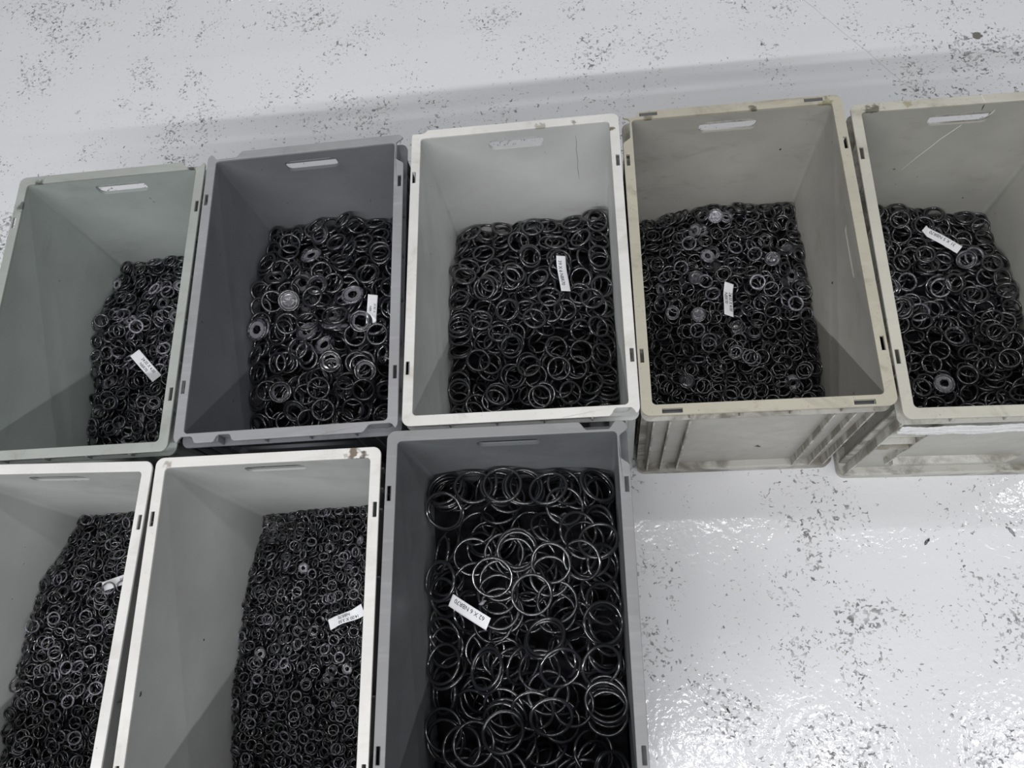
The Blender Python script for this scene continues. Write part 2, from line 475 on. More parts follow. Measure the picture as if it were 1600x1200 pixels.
def build_crate(i):
    x, y, t, dz = CR[i]
    wc, rc, dc, gw, grr = STY[i]
    stain = None
    if i == 7: stain = [((0.150, 0.290, H), 0.016, (0.11, 0.075, 0.035), 0.9), ((0.168, 0.281, H - 0.002), 0.012, (0.07, 0.05, 0.03), 0.9), ((-0.175, 0.285, H), 0.010, (0.25, 0.22, 0.17), 0.7)]
    if i == 3: stain = [((0.182, 0.262, H), 0.008, (0.10, 0.08, 0.03), 0.9), ((0.05, 0.281, H), 0.012, (0.2, 0.17, 0.1), 0.6), ((0.115, 0.286, H), 0.006, (0.12, 0.10, 0.06), 0.7)]
    if i == 4: stain = [((0.04, 0.2815, H), 0.010, (0.05, 0.045, 0.03), 0.8), ((-0.15, 0.2815, H), 0.014, (0.09, 0.08, 0.03), 0.7), ((0.17, 0.2815, H), 0.014, (0.15, 0.14, 0.05), 0.7)]
    if i == 5: stain = [((-0.16, 0.2815, H), 0.018, (0.05, 0.045, 0.03), 0.8), ((-0.10, 0.290, H), 0.010, (0.25, 0.22, 0.12), 0.7)]
    if i == 1: stain = [((-0.155, 0.2815, H), 0.012, (0.06, 0.06, 0.05), 0.9), ((0.17, 0.2815, H - 0.001), 0.010, (0.04, 0.04, 0.04), 0.9), ((-0.181, 0.23, H), 0.014, (0.06, 0.07, 0.06), 0.8)]
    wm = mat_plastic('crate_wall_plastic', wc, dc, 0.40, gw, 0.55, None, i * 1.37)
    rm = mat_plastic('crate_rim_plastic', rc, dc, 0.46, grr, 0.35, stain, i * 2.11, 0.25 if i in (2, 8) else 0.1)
    om = mat_plastic('crate_outer_plastic', tuple(v * (1.32 if i in (4, 5) else 0.45 if i in (6, 7) else 1.0) for v in wc), tuple(v * 0.7 for v in dc), 0.5, 0.8 if i in (4, 5) else 0.3, 0.4, None, i * 0.77, 0.0, 0.40 if i in (4, 5) else 0.52)
    WALLM[i], RIMM[i] = wm, rm
    root = bpy.data.objects.new('storage_crate', None)
    COL.objects.link(root)
    root.location = (x, y, 0); root.rotation_euler = (0, 0, math.radians(t)); root.scale = (1, 1, (H + dz) / H)
    tag(root, CLABEL[i], 'crate', 'plastic storage crates of rubber rings')
    ROOT[i] = root
    def part(name, me, mat, loc=(0, 0, 0), rot=0.0):
        o = bpy.data.objects.new(name, me); COL.objects.link(o); o.parent = root
        o.location = loc; o.rotation_euler = (0, 0, rot)
        if not me.materials: me.materials.append(None)
        o.material_slots[0].link = 'OBJECT'; o.material_slots[0].material = mat
        return o
    part('body', MESH_BODY2 if i == 4 else MESH_BODY, wm)
    rim = part('rim', rim_mesh(NOTCH[i], i == 4), rm)
    bv = rim.modifiers.new('bevel', 'BEVEL'); bv.width = 0.0011; bv.segments = 2; bv.limit_method = 'ANGLE'; bv.angle_limit = math.radians(40)
    if i not in (6, 7): part('lower_flange', MESH_FLANGE, om)
    part('base_band', MESH_BASE, om)
    part('handle_collar', MESH_SLEEVE, om, (0, IY + 0.0032, H - 0.040))
    yo, xo = 0.2800, 0.1800
    # short gussets between the rim and the lower flange
    for s in (1, -1) if i not in (6, 7) else ():
        for gx in (-0.12, -0.04, 0.04, 0.12):
            part('gusset', MESH_GUS_Y, om, (gx, s * (yo + 0.0048), 0), 0 if s > 0 else PI)
        for gy in (-0.22, -0.13, -0.045, 0.045, 0.13, 0.22):
            part('gusset', MESH_GUS_X, om, (s * (xo + 0.0048), gy, 0), 0 if s > 0 else PI)
    for s in (1, -1):
        if not (i == 5 and s < 0):
            for rx in (-0.176, -0.149, -0.116, 0.116, 0.149, 0.176):
                part('rib', MESH_RIB_Y, om, (rx, s * yo, 0), 0 if s > 0 else PI)
        for ry in (-0.27, -0.235, -0.20, -0.09, 0.09, 0.20, 0.235, 0.27):
            part('rib', MESH_RIB_X, om, (s * xo, ry, 0), 0 if s > 0 else PI)
    return root, part, om, rm, wm

def thin_strip(pts, wdt, nrm, depth=0.0007):
    """narrow raised strip along a polyline lying on a plane with normal nrm"""
    bm = bmesh.new()
    N = Vector(nrm).normalized(); rings = []
    for k, p in enumerate(pts):
        p = Vector(p)
        d = (Vector(pts[min(k + 1, len(pts) - 1)]) - Vector(pts[max(k - 1, 0)])).normalized()
        s = d.cross(N).normalized()
        w2 = wdt * (0.35 if k in (0, len(pts) - 1) else 1.0) / 2
        rings.append([p + s * w2, p + N * depth, p - s * w2, p - N * depth * 0.5])
    loft(bm, rings, True, True)
    return mesh_bm(bm, 'strip', 60)

CRACK_L = mat_plastic('pale_crack_edge', (0.62, 0.62, 0.58), (0.3, 0.3, 0.25), 0.5, 0.2, 0.0)
CRACK_D = mat_plastic('dark_crack', (0.10, 0.10, 0.095), (0.05, 0.05, 0.05), 0.6, 0.2, 0.0)

CRACK_M = mat_plastic('faint_crack', (0.24, 0.23, 0.19), (0.2, 0.18, 0.1), 0.6, 0.4, 0.0)

def jag(p0, p1, n, amp, rng):
    out = []
    for k in range(n + 1):
        f = k / n
        a = amp if 0 < k < n else 0
        out.append(tuple(p0[j] + (p1[j] - p0[j]) * f + (rng.uniform(-a, a) if j != 1 else 0) for j in range(3)))
    return out

def build_crates():
    rng = random.Random(5)
    for i in range(1, 9):
        root, part, om, rm, wm = build_crate(i)
        if i == 5:
            # horizontal ribs of the corner field, panel frame, ledge, and the remains of stretch film
            for z in (H - 0.115, H - 0.160, H - 0.195):
                part('rib', box_mesh(-0.185, -0.127, -0.2955, -0.279, z - 0.0015, z + 0.0015), om)
                part('rib', box_mesh(0.127, 0.185, -0.2955, -0.279, z - 0.0015, z + 0.0015), om)
            for sx in (-1, 1):
                part('rib', box_mesh(sx * 0.1865 - 0.0015, sx * 0.1865 + 0.0015, -0.2955, -0.279, 0.028, RIBH), om)
                bm = bmesh.new()      # slanting rib at the panel edge
                vs = []
                for z, xx in ((RIBH, 0.118), (0.10, 0.130)):
                    for yy in (-0.279, -0.293):
                        for d in (-0.0015, 0.0015): vs.append(bm.verts.new((sx * xx + d, yy, z)))
                for q in ((0, 1, 3, 2), (4, 6, 7, 5), (0, 4, 5, 1), (2, 3, 7, 6), (0, 2, 6, 4), (1, 5, 7, 3)): bm.faces.new([vs[k] for k in q])
                part('rib', mesh_bm(bm, 'rib'), om)
            bm = bmesh.new()
            sec = [(-0.279, 0.112), (-0.2945, 0.106), (-0.2945, 0.092), (-0.279, 0.084)]
            loft(bm, [[(-0.118, y, z) for y, z in sec], [(0.085, y, z) for y, z in sec], [(0.112, -0.281 + (y + 0.279) * 0.25, z) for y, z in sec]], True, True)
            part('ledge', mesh_bm(bm, 'ledge', 30), om)
            # film
            fm, nt, b = new_mat('stretch_film')
            b.inputs['Base Color'].default_value = (0.80, 0.80, 0.80, 1); b.inputs['Roughness'].default_value = 0.11
            b.inputs['Transmission Weight'].default_value = 0.10; b.inputs['Specular IOR Level'].default_value = 0.8
            g = NT(nt); tc = g.n('ShaderNodeTexCoord').outputs['Object']
            g.bump(g.noise(g.map(tc, (1.2, 1, 9)), 22, 4, 0.6, 1.0), 0.9, 0.004, b.inputs['Normal'])
            vs, fs = [], []
            nx, nz = 90, 10
            for a in range(nx + 1):
                xx = -0.186 + 0.372 * a / nx
                for c in range(nz + 1):
                    f = c / nz
                    z = H - 0.052 - 0.046 * f + 0.004 * math.sin(xx * 26) * f + 0.003 * math.sin(xx * 71 + 2)
                    yy = -0.2975 - 0.002 * math.sin(f * PI) + 0.0016 * math.sin(f * 17 + xx * 38) * math.sin(f * PI) + rng.uniform(-0.0005, 0.0005)
                    vs.append((xx, yy, z))
            for a in range(nx):
                for c in range(nz):
                    k = a * (nz + 1) + c
                    fs.append((k, k + 1, k + nz + 2, k + nz + 1))
            fo = part('film_strip', mesh_from(vs, fs, 'film', 80), fm)
            so = fo.modifiers.new('s', 'SOLIDIFY'); so.thickness = 0.0006
            fo['label'] = 'shiny crumpled band of clear stretch film'
            # cracks
            yw = lambda z: IY - DRAFT * (H - z) - 0.0002
            def wallpt(xx, z): return (xx, yw(z), z)
            pl = [wallpt(0.012, H - 0.058), wallpt(0.004, H - 0.072), wallpt(-0.012, H - 0.098), wallpt(-0.020, H - 0.118), wallpt(-0.036, H - 0.150), wallpt(-0.052, H - 0.188)]
            part('crack', thin_strip(pl, 0.0022, (0, -1, 0)), CRACK_L)['label'] = 'pale crack running down from the hand slot'
            part('crack', thin_strip([wallpt(0.030, H - 0.004), wallpt(0.0305, H - 0.012), wallpt(0.032, H - 0.020)], 0.0026, (0, -1, 0)), CRACK_D)['label'] = 'dark crack between rim and hand slot'
            part('crack', thin_strip([(0.026, 0.298, H + 0.0001), (0.028, 0.290, H + 0.0001), (0.030, 0.2815, H + 0.0001)], 0.0026, (0, 0, 1), 0.0008), CRACK_L)['label'] = 'pale crack across the rim'
            part('crack', thin_strip([wallpt(0.047, H - 0.040), wallpt(0.053, H - 0.031), wallpt(0.055, H - 0.022)], 0.0040, (0, -1, 0)), CRACK_L)
        if i == 3:
            yw = lambda z: IY - DRAFT * (H - z) - 0.0001
            pl = [(0.116 + 0.001 * math.sin(k * 2.1), yw(H - 0.035 - 0.02 * k), H - 0.035 - 0.02 * k) for k in range(8)]
            part('crack', thin_strip(pl, 0.0009, (0, -1, 0), 0.0003), CRACK_M)['label'] = 'fine vertical crack line in the back wall'
        if i == 4:
            im = mat_plastic('slot_insert_plastic', (0.11, 0.112, 0.115), (0.05, 0.05, 0.05), 0.5, 0.3, 0.0)
            for sx in (-1, 1):
                part('slot_insert', box_mesh(sx * 0.149 - 0.0166, sx * 0.149 + 0.0166, 0.2872, 0.2958, H - 0.0075, H - 0.0022), im)['label'] = 'dark insert in the long rim slot'
                part('slot_insert', box_mesh(sx * 0.149 - 0.0166, sx * 0.149 + 0.0166, -0.2958, -0.2872, H - 0.0120, H - 0.0090), im)
            part('handle_lip', box_mesh(-0.060, 0.060, -0.2930, -0.2815, H - 0.0530, H - 0.0495), om)
            part('slot_cover', box_mesh(0.1822, 0.1850, -0.060, 0.052, H - 0.052, H - 0.022), wm)
            bm = bmesh.new()
            ctr = (0.031, -0.2808, H - 0.279)
            vs = [bm.verts.new((ctr[0] + r * math.cos(a), ctr[1] - 0.0006, ctr[2] + r * math.sin(a))) for a, r in
                  [(k * PI / 6, q) for k, q in enumerate((0.006, 0.003, 0.004, 0.010, 0.006, 0.004, 0.007, 0.004, 0.003, 0.005, 0.009, 0.008))]]
            f = bm.faces.new(vs)
            r = bmesh.ops.extrude_face_region(bm, geom=[f])
            for v in r['geom']:
                if isinstance(v, bmesh.types.BMVert): v.co.y += 0.002
            hole_m, nt, b = new_mat('hole_dark'); b.inputs['Base Color'].default_value = (0.008, 0.008, 0.008, 1)
            part('puncture', mesh_bm(bm, 'puncture'), hole_m)['label'] = 'small dark puncture in the front wall'
build_crates()

# ------------------------------------------------------------------ heaps of O-rings
CAMP = np.array([0, 0, CZ])

def ray_local(i, px, py):
    d = CAMR @ np.array([(px - 800) / FPX, -(py - 600) / FPX, -1.0])
    cx, cy, t, dz = CR[i]; t = math.radians(t)
    c, s = math.cos(t), math.sin(t)
    R = np.array([[c, s, 0], [-s, c, 0], [0, 0, 1]])
    return R @ (CAMP - np.array([cx, cy, H + dz])), R @ d        # z measured from the rim

def project(P):
    q = (P - CAMP) @ CAMR
    return 800 + FPX * q[:, 0] / -q[:, 2], 600 - FPX * q[:, 1] / -q[:, 2]

# target surface, metres below the rim; rows front to back (y -.27 -.09 .09 .27), columns left to right (x -.17 0 .17)
SURF = {1: [(-.325, -.315, -.305), (-.285, -.285, -.280), (-.258, -.268, -.270), (-.318, -.305, -.300)],
        2: [(-.250, -.245, -.245), (-.205, -.212, -.220), (-.190, -.205, -.215), (-.242, -.225, -.242)],
        3: [(-.280, -.300, -.320), (-.265, -.285, -.305), (-.262, -.270, -.290), (-.325, -.305, -.288)],
        4: [(-.315, -.312, -.310), (-.305, -.290, -.285), (-.305, -.288, -.282), (-.350, -.303, -.312)],
        5: [(-.305, -.300, -.300), (-.295, -.295, -.298), (-.292, -.305, -.312), (-.298, -.325, -.368)],
        6: [(-.270, -.275, -.285), (-.255, -.265, -.280), (-.272, -.280, -.290), (-.352, -.315, -.312)],
        7: [(-.350, -.335, -.318), (-.318, -.308, -.300), (-.330, -.312, -.300), (-.385, -.352, -.330)],
        8: [(-.250, -.225, -.215), (-.240, -.212, -.212), (-.222, -.208, -.212), (-.222, -.216, -.222)]}
# outer radius, section radius, cell, layers, name, per-crate wording
RINGS = {1: (.0160, .0023, .0010, 'thick_o_ring', 'pale green-grey crate'), 2: (.0240, .0031, .0015, 'moulded_o_ring', 'dark grey back-row crate'),
         3: (.0255, .0030, .0015, 'medium_o_ring', 'off-white back-row crate'), 4: (.0163, .0021, .0010, 'small_o_ring', 'grimy beige crate'),
         5: (.0205, .0026, .0012, 'slim_o_ring', 'cracked beige crate'), 6: (.0130, .0018, .0010, 'thin_o_ring', 'off-white corner crate'),
         7: (.0112, .0018, .0010, 'tiny_o_ring', 'brown-stained crate'), 8: (.0372, .0031, .0015, 'large_o_ring', 'dark grey front crate')}
# conspicuous rings: px, py, kind  (p plain, d dusty, c chalky, f grey flash web, k dark flash web, s solid film, x pale solid film)
SPOT = {
 1: [(194,469,'p'),(163,504,'p'),(188,518,'p'),(174,632,'d'),(188,661,'p'),(245,632,'k'),(217,669,'p'),(259,546,'c'),(217,513,'c'),(200,520,'d'),(180,447,'f'),(244,454,'c'),(195,492,'d')],
 2: [(425,420,'p'),(540,342,'p'),(597,402,'p'),(575,431,'p'),(527,381,'p'),(549,396,'p'),(433,436,'k'),(438,572,'p'),(400,561,'p'),(569,577,'k'),(501,610,'p'),(441,615,'k'),(568,609,'p'),(590,555,'p'),(531,498,'p'),(455,474,'s'),(452,509,'p'),(486,565,'p'),(483,506,'p'),(490,466,'p'),(468,547,'p'),(520,569,'k'),(410,515,'d'),(401,521,'f'),(458,641,'k'),(484,658,'p'),(510,645,'p'),(600,650,'p')],
 3: [(739,372,'p'),(757,401,'p'),(869,381,'p'),(833,360,'p'),(830,408,'p'),(908,382,'p'),(925,330,'p'),(933,350,'p'),(935,404,'p'),(805,431,'p'),(757,453,'p'),(717,472,'p'),(729,438,'p'),(859,468,'p'),(925,470,'p'),(931,463,'p'),(752,502,'p'),(793,490,'p'),(836,502,'p'),(748,564,'p'),(779,559,'p'),(782,524,'p'),(800,543,'p'),(827,574,'p'),(868,540,'p'),(870,546,'p'),(874,580,'p'),(908,519,'p'),(935,515,'p'),(909,540,'p'),(909,553,'p'),(940,558,'p'),(926,601,'p'),(825,598,'p'),(725,574,'p'),(778,620,'p'),(892,620,'p'),(850,618,'p'),(844,623,'p')],
 4: [(1177,359,'p'),(1153,369,'p'),(1200,372,'p'),(1117,340,'x'),(1098,339,'k'),(1076,369,'d'),(1076,384,'d'),(1105,403,'f'),(1095,391,'d'),(1178,400,'d'),(1196,392,'p'),(1206,407,'s'),(1154,425,'p'),(1182,445,'c'),(1102,441,'d'),(1113,460,'d'),(1241,479,'c'),(1238,476,'d'),(1091,494,'s'),(1089,519,'d'),(1107,534,'d'),(1107,542,'d'),(1149,553,'k'),(1176,563,'d'),(1171,560,'d'),(1089,566,'d'),(1060,621,'p'),(1073,597,'s'),(1218,597,'p'),(1080,575,'p'),(1060,590,'p'),(1200,520,'p'),(1225,570,'p')],
 5: [(1398,324,'p'),(1400,352,'p'),(1442,403,'p'),(1547,414,'p'),(1508,408,'k'),(1484,450,'p'),(1566,461,'p'),(1416,443,'d'),(1408,487,'p'),(1404,484,'p'),(1578,537,'p'),(1553,524,'p'),(1571,565,'p'),(1546,548,'p'),(1537,576,'p'),(1507,590,'p'),(1451,573,'p'),(1438,607,'p'),(1591,616,'p'),(1459,634,'p'),(1471,603,'f'),(1440,560,'p')],
 6: [(172,917,'d'),(155,985,'d'),(57,979,'d'),(87,966,'d'),(111,990,'d'),(77,1005,'d'),(90,1019,'d'),(125,1041,'c'),(107,1043,'c'),(95,1053,'d'),(127,1078,'d'),(155,1075,'d'),(38,1100,'d'),(110,1096,'c'),(88,1118,'p'),(63,1123,'p'),(38,1150,'p'),(45,1160,'p'),(75,1010,'d')],
 7: [(475,867,'d'),(451,883,'d'),(475,888,'f'),(545,838,'d'),(564,845,'x'),(557,863,'d'),(534,880,'d'),(532,877,'c'),(555,893,'d'),(552,912,'d'),(555,929,'d'),(465,925,'d'),(472,945,'d'),(520,935,'d'),(407,1022,'f'),(404,1034,'d'),(403,1061,'c'),(425,1062,'d'),(446,1036,'c'),(464,1088,'d'),(419,1090,'d'),(397,1116,'d'),(393,1130,'d'),(526,1170,'d'),(538,1178,'p'),(468,1185,'d'),(466,1006,'d'),(460,1004,'d'),(446,1150,'d'),(450,1166,'d'),(510,1014,'d'),(558,1018,'p'),(532,1027,'c'),(380,995,'d'),(420,968,'d'),(450,925,'d')],
 8: [(690,766,'p'),(744,756,'p'),(788,756,'p'),(762,808,'p'),(760,812,'p'),(730,816,'p'),(686,810,'p'),(942,850,'p'),(809,858,'p'),(809,864,'p'),(906,880,'p'),(910,878,'p'),(862,882,'p'),(772,904,'p'),(832,930,'p'),(838,922,'p'),(690,912,'p'),(700,908,'p'),(944,946,'p'),(945,975,'p'),(852,1000,'p'),(852,994,'p'),(877,1043,'p'),(940,1040,'p'),(955,1096,'p'),(834,1110,'p'),(846,1108,'p'),(864,1119,'p'),(906,1107,'p'),(834,1164,'p'),(732,1164,'p'),(744,1160,'p'),(789,1143,'p'),(764,1050,'p'),(764,1044,'p'),(767,1099,'p'),(858,768,'p'),(858,776,'p')]}

NS = 19
_ang = np.arange(NS) * 2 * PI / NS
_pu = np.stack([np.cos(_ang), np.sin(_ang)], 1)
_tri, _bar = [], []
for a in range(NS):
    for b in range(a + 1, NS):
        for c in range(b + 1, NS):
            A = np.array([[_pu[a, 0], _pu[b, 0], _pu[c, 0]], [_pu[a, 1], _pu[b, 1], _pu[c, 1]], [1, 1, 1.0]])
            if abs(np.linalg.det(A)) < 1e-6: continue
            wv = np.linalg.solve(A, np.array([0, 0, 1.0]))
            if (wv > 1e-9).all(): _tri.append((a, b, c)); _bar.append(wv)
_tri, _bar = np.array(_tri), np.array(_bar)
_A3 = np.stack([np.stack([_pu[_tri[:, k], 0], _pu[_tri[:, k], 1], np.ones(len(_tri))], 1) for k in range(3)], 1)
_A3inv = np.linalg.inv(_A3)
M64 = 72
_a64 = np.arange(M64) * 2 * PI / M64
_p64 = np.stack([np.cos(_a64), np.sin(_a64)], 1)

class Heap:
    def __init__(s, i):
        s.i = i
        s.Ro, s.r, s.cell = RINGS[i][:3]
        s.Rm = s.Ro - s.r
        s.rng = np.random.default_rng(100 + i)
        s.hx, s.hy = 0.1768, 0.2768
        s.nx, s.ny = int(2 * s.hx / s.cell) + 1, int(2 * s.hy / s.cell) + 1
        s.xs = np.linspace(-s.hx, s.hx, s.nx); s.ys = np.linspace(-s.hy, s.hy, s.ny)
        X, Y = np.meshgrid(s.xs, s.ys, indexing='ij')
        s.T = s.surf(X, Y)
        # lumpy bed below the target surface
        n = np.zeros_like(X)
        for k in range(5):
            lam = s.Ro * (5.0 if k < 2 else 2.6)
            a = s.rng.uniform(0, 2 * PI); ph = s.rng.uniform(0, 2 * PI)
            n += np.sin((X * math.cos(a) + Y * math.sin(a)) * 2 * PI / lam + ph) * (0.5 if k < 2 else 0.35)
        s.T = s.T + n * s.Ro * 0.24 - {3: 0.85, 8: 0.42, 2: 0.72, 5: 0.62, 4: 0.60, 1: 0.85, 7: 1.2, 6: 0.55}[i] * s.Ro
        s.depth = s.Ro * 0.95 + s.r * 7.0
        s.Hm = np.minimum(s.T - s.depth + 0.75 * s.Ro * n, s.T - 0.75 * s.depth)
        s.base = s.Hm.copy()
        s.id = np.full(s.Hm.shape, -1, np.int32)
        s.rings = []
        rc = s.r / s.cell
        k = int(math.ceil(rc))
        dx, dy = np.meshgrid(np.arange(-k, k + 1), np.arange(-k, k + 1), indexing='ij')
        d2 = (dx * dx + dy * dy) * s.cell ** 2
        ok = d2 <= s.r * s.r
        s.dx, s.dy, s.dzr = dx[ok], dy[ok], np.sqrt(s.r * s.r - d2[ok])
    def surf(s, X, Y):
        g = np.array(SURF[s.i])
        fx = np.clip((X + .17) / .17, 0, 1.9999); fy = np.clip((Y + .27) / .18, 0, 2.9999)
        ix, iy = fx.astype(int), fy.astype(int); u, v = fx - ix, fy - iy
        u = u * u * (3 - 2 * u); v = v * v * (3 - 2 * v)
        return (g[iy, ix] * (1 - u) + g[iy, ix + 1] * u) * (1 - v) + (g[iy + 1, ix] * (1 - u) + g[iy + 1, ix + 1] * u) * v
    def hq(s, x, y):
        ix = np.clip(np.rint((x + s.hx) / s.cell).astype(int), 0, s.nx - 1); iy = np.clip(np.rint((y + s.hy) / s.cell).astype(int), 0, s.ny - 1)
        over = np.maximum(np.abs(x) - s.hx, 0) + np.maximum(np.abs(y) - s.hy, 0)
        return s.Hm[ix, iy] + over * 0.7
    def need(s, x, y):
        """height the centre line must have at these points so that the tube clears the heap"""
        r = s.r
        h = s.hq(x, y) + r
        for ox, oy in ((.7, 0), (-.7, 0), (0, .7), (0, -.7)):
            h = np.maximum(h, s.hq(x + ox * r, y + oy * r) + 0.71 * r)
        return h
    def rest(s, x, y, lean=0.0):
        """resting pose: lowest plane over the support points that carries the centre"""
        nrm = np.array([0, 0, 1.0]); u = np.array([1.0, 0, 0]); v = np.array([0, 1.0, 0]); z = 0
        for it in range(3):
            P = s.Rm * (_pu[:, :1] * u + _pu[:, 1:] * v)
            hh = s.need(x + P[:, 0], y + P[:, 1]) 
            zz = (_bar * hh[_tri]).sum(1)
            k = int(zz.argmax())
            ab = _A3inv[k] @ hh[_tri[k]]          # slope in the ring's own parameter plane
            sl = np.hypot(ab[0], ab[1]) / s.Rm
            lim = 1.15
            if sl > lim: ab[:2] *= lim / sl
            n2 = np.array([-ab[0] / s.Rm, -ab[1] / s.Rm, 1.0]); n2 /= np.linalg.norm(n2)
            u = np.cross([0, 1.0, 0], n2); u /= np.linalg.norm(u); v = np.cross(n2, u)
            P = s.Rm * (_p64[:, :1] * u + _p64[:, 1:] * v)
            if lean and it == 2:                # caught on a neighbour: leaning a little more than the bed below
                ax = s.rng.uniform(0, 2 * PI)
                n2 = n2 + np.array([math.cos(ax), math.sin(ax), 0]) * lean; n2 /= np.linalg.norm(n2)
                u = np.cross([0, 1.0, 0], n2); u /= np.linalg.norm(u); v = np.cross(n2, u)
                P = s.Rm * (_p64[:, :1] * u + _p64[:, 1:] * v)
            ex, ey = np.abs(P[:, 0]).max() + s.r, np.abs(P[:, 1]).max() + s.r
            x = float(np.clip(x, -s.hx + ex, s.hx - ex)); y = float(np.clip(y, -s.hy + ey, s.hy - ey))
        z = float((s.need(x + P[:, 0], y + P[:, 1]) - P[:, 2]).max())
        return x, y, z, n2, u, v, P
    def stamp(s, x, y, z, P, k, web=0.0, u=None, v=None):
        px, py, pz = x + P[:, 0], y + P[:, 1], z + P[:, 2]
        ix = np.rint((px + s.hx) / s.cell).astype(int)[:, None] + s.dx; iy = np.rint((py + s.hy) / s.cell).astype(int)[:, None] + s.dy
        zz = pz[:, None] + s.dzr
        ix, iy, zz = ix.ravel(), iy.ravel(), zz.ravel()
        if web < 1.0:
            rr = np.arange(web * s.Rm if web > 0 else 0, s.Rm, s.cell * 0.8)
            Q = (rr[:, None, None] * (_p64[None, :, :1] * u + _p64[None, :, 1:] * v)).reshape(-1, 3)
            ix = np.r_[ix, np.rint((x + Q[:, 0] + s.hx) / s.cell).astype(int)]; iy = np.r_[iy, np.rint((y + Q[:, 1] + s.hy) / s.cell).astype(int)]
            zz = np.r_[zz, z + Q[:, 2]]
        ok = (ix >= 0) & (ix < s.nx) & (iy >= 0) & (iy < s.ny)
        ix, iy, zz = ix[ok], iy[ok], zz[ok]
        o = np.argsort(zz, kind='stable'); ix, iy, zz = ix[o], iy[o], zz[o]
        m = zz > s.Hm[ix, iy]
        s.Hm[ix[m], iy[m]] = zz[m]; s.id[ix[m], iy[m]] = k
    WEB = {'f': 0.46, 'k': 0.62, 's': 0.0, 'x': 0.0}
    def drop(s, x, y, kind='p', lean=0.0, cap=None):
        x, y, z, n, u, v, P = s.rest(x, y, lean)
        if cap is not None and z - float(s.T[int(round((x + s.hx) / s.cell)), int(round((y + s.hy) / s.cell))]) > cap:
            return -1                            # would stand on a tower of rings: leave it
        k = len(s.rings)
        s.stamp(x, y, z, P, k, s.WEB.get(kind, 1.0), u, v)
        s.rings.append([x, y, z, n, u, v, kind, s.rng.uniform(0, 2 * PI)])
        return k
    def locate(s, px, py, clip=True):
        o, d = ray_local(s.i, px, py)
        z = -0.27
        for _ in range(6):
            t = (z - o[2]) / d[2]; q = o + t * d
            ix = int(np.clip(round((q[0] + s.hx) / s.cell), 0, s.nx - 1)); iy = int(np.clip(round((q[1] + s.hy) / s.cell), 0, s.ny - 1))
            z = float(s.surf(np.array(q[0]), np.array(q[1])))
        m = s.Ro * 0.75
        return float(np.clip(q[0], -s.hx + m, s.hx - m)), float(np.clip(q[1], -s.hy + m, s.hy - m))
    def locate_top(s, px, py, rad):
        """where the line of sight through this pixel meets the top of the heap as it lies"""
        o, d = ray_local(s.i, px, py)
        m = s.Ro * 0.75
        x, y = s.locate(px, py)
        for _ in range(5):
            a = np.linspace(0, 2 * PI, 12, endpoint=False)
            z = float(np.percentile(s.hq(x + rad * np.cos(a), y + rad * np.sin(a)), 75))
            q = o + (z - o[2]) / d[2] * d
            x = float(np.clip(q[0], -s.hx + m, s.hx - m)); y = float(np.clip(q[1], -s.hy + m, s.hy - m))
        return x, y
    def seen_mask(s):
        """cells of the heap that the photograph shows"""
        X, Y = np.meshgrid(s.xs, s.ys, indexing='ij')
        cx, cy, t, dz = CR[s.i]; t = math.radians(t)
        W = np.stack([cx + math.cos(t) * X - math.sin(t) * Y, cy + math.sin(t) * X + math.cos(t) * Y, s.Hm + H + dz], -1).reshape(-1, 3)
        u, v = project(W)
        f = (H + dz - W[:, 2]) / (CZ - W[:, 2])
        Q = W + (CAMP - W) * f[:, None]
        lx = math.cos(t) * (Q[:, 0] - cx) + math.sin(t) * (Q[:, 1] - cy); ly = -math.sin(t) * (Q[:, 0] - cx) + math.cos(t) * (Q[:, 1] - cy)
        ok = (u > -15) & (u < 1615) & (v > -15) & (v < 1215) & (np.abs(lx) < IX) & (np.abs(ly) < IY)
        return ok.reshape(X.shape)
    def fill(s, p_kind, maxn=2600):
        s.mask0 = s.seen_mask()
        pad = int(s.Ro * 1.6 / s.cell)
        mk = s.mask0.copy()
        for ax in (0, 1):                      # widen the seen area by a ring or so, leave the hidden rest to the bed
            c = mk.copy()
            for k in range(1, pad + 1, 3):
                a = np.roll(mk, k, ax); b = np.roll(mk, -k, ax)
                if ax == 0: a[:k] = False; b[-k:] = False
                else: a[:, :k] = False; b[:, -k:] = False
                c |= a | b
            mk = c
        ii, jj = np.nonzero(mk)
        rad = max(1, int(s.Rm / s.cell)); offs = [(0, 0), (rad, 0), (-rad, 0), (0, rad), (0, -rad)]
        fails = 0
        dead = np.zeros(s.Hm.shape, np.int16)
        for n in range(maxn * 2):
            q = s.rng.integers(0, len(ii), 30)
            a, b = ii[q], jj[q]
            d = np.zeros(30)
            for ox, oy in offs:
                aa, bb = np.clip(a + ox, 0, s.nx - 1), np.clip(b + oy, 0, s.ny - 1)
                d += s.T[aa, bb] - s.Hm[aa, bb]
            d[dead[a, b] >= 3] = -1
            k = int(d.argmax())
            if d[k] / 5 < s.r * 0.4:
                fails += 1
                if fails > 40: break
                continue
            kind = p_kind(s.rng, s.xs[a[k]], s.ys[b[k]])
            ok = s.drop(s.xs[a[k]] + s.rng.uniform(-.002, .002), s.ys[b[k]] + s.rng.uniform(-.002, .002), kind, s.rng.uniform(0.12, 0.55) if s.rng.random() < 0.33 else 0.0, s.Ro * 0.72 + s.r * 1.5)
            if ok < 0:
                g = max(1, int(s.Rm * 0.45 / s.cell))
                dead[max(0, a[k] - g):a[k] + g + 1, max(0, b[k] - g):b[k] + g + 1] += 1
            else: fails = 0

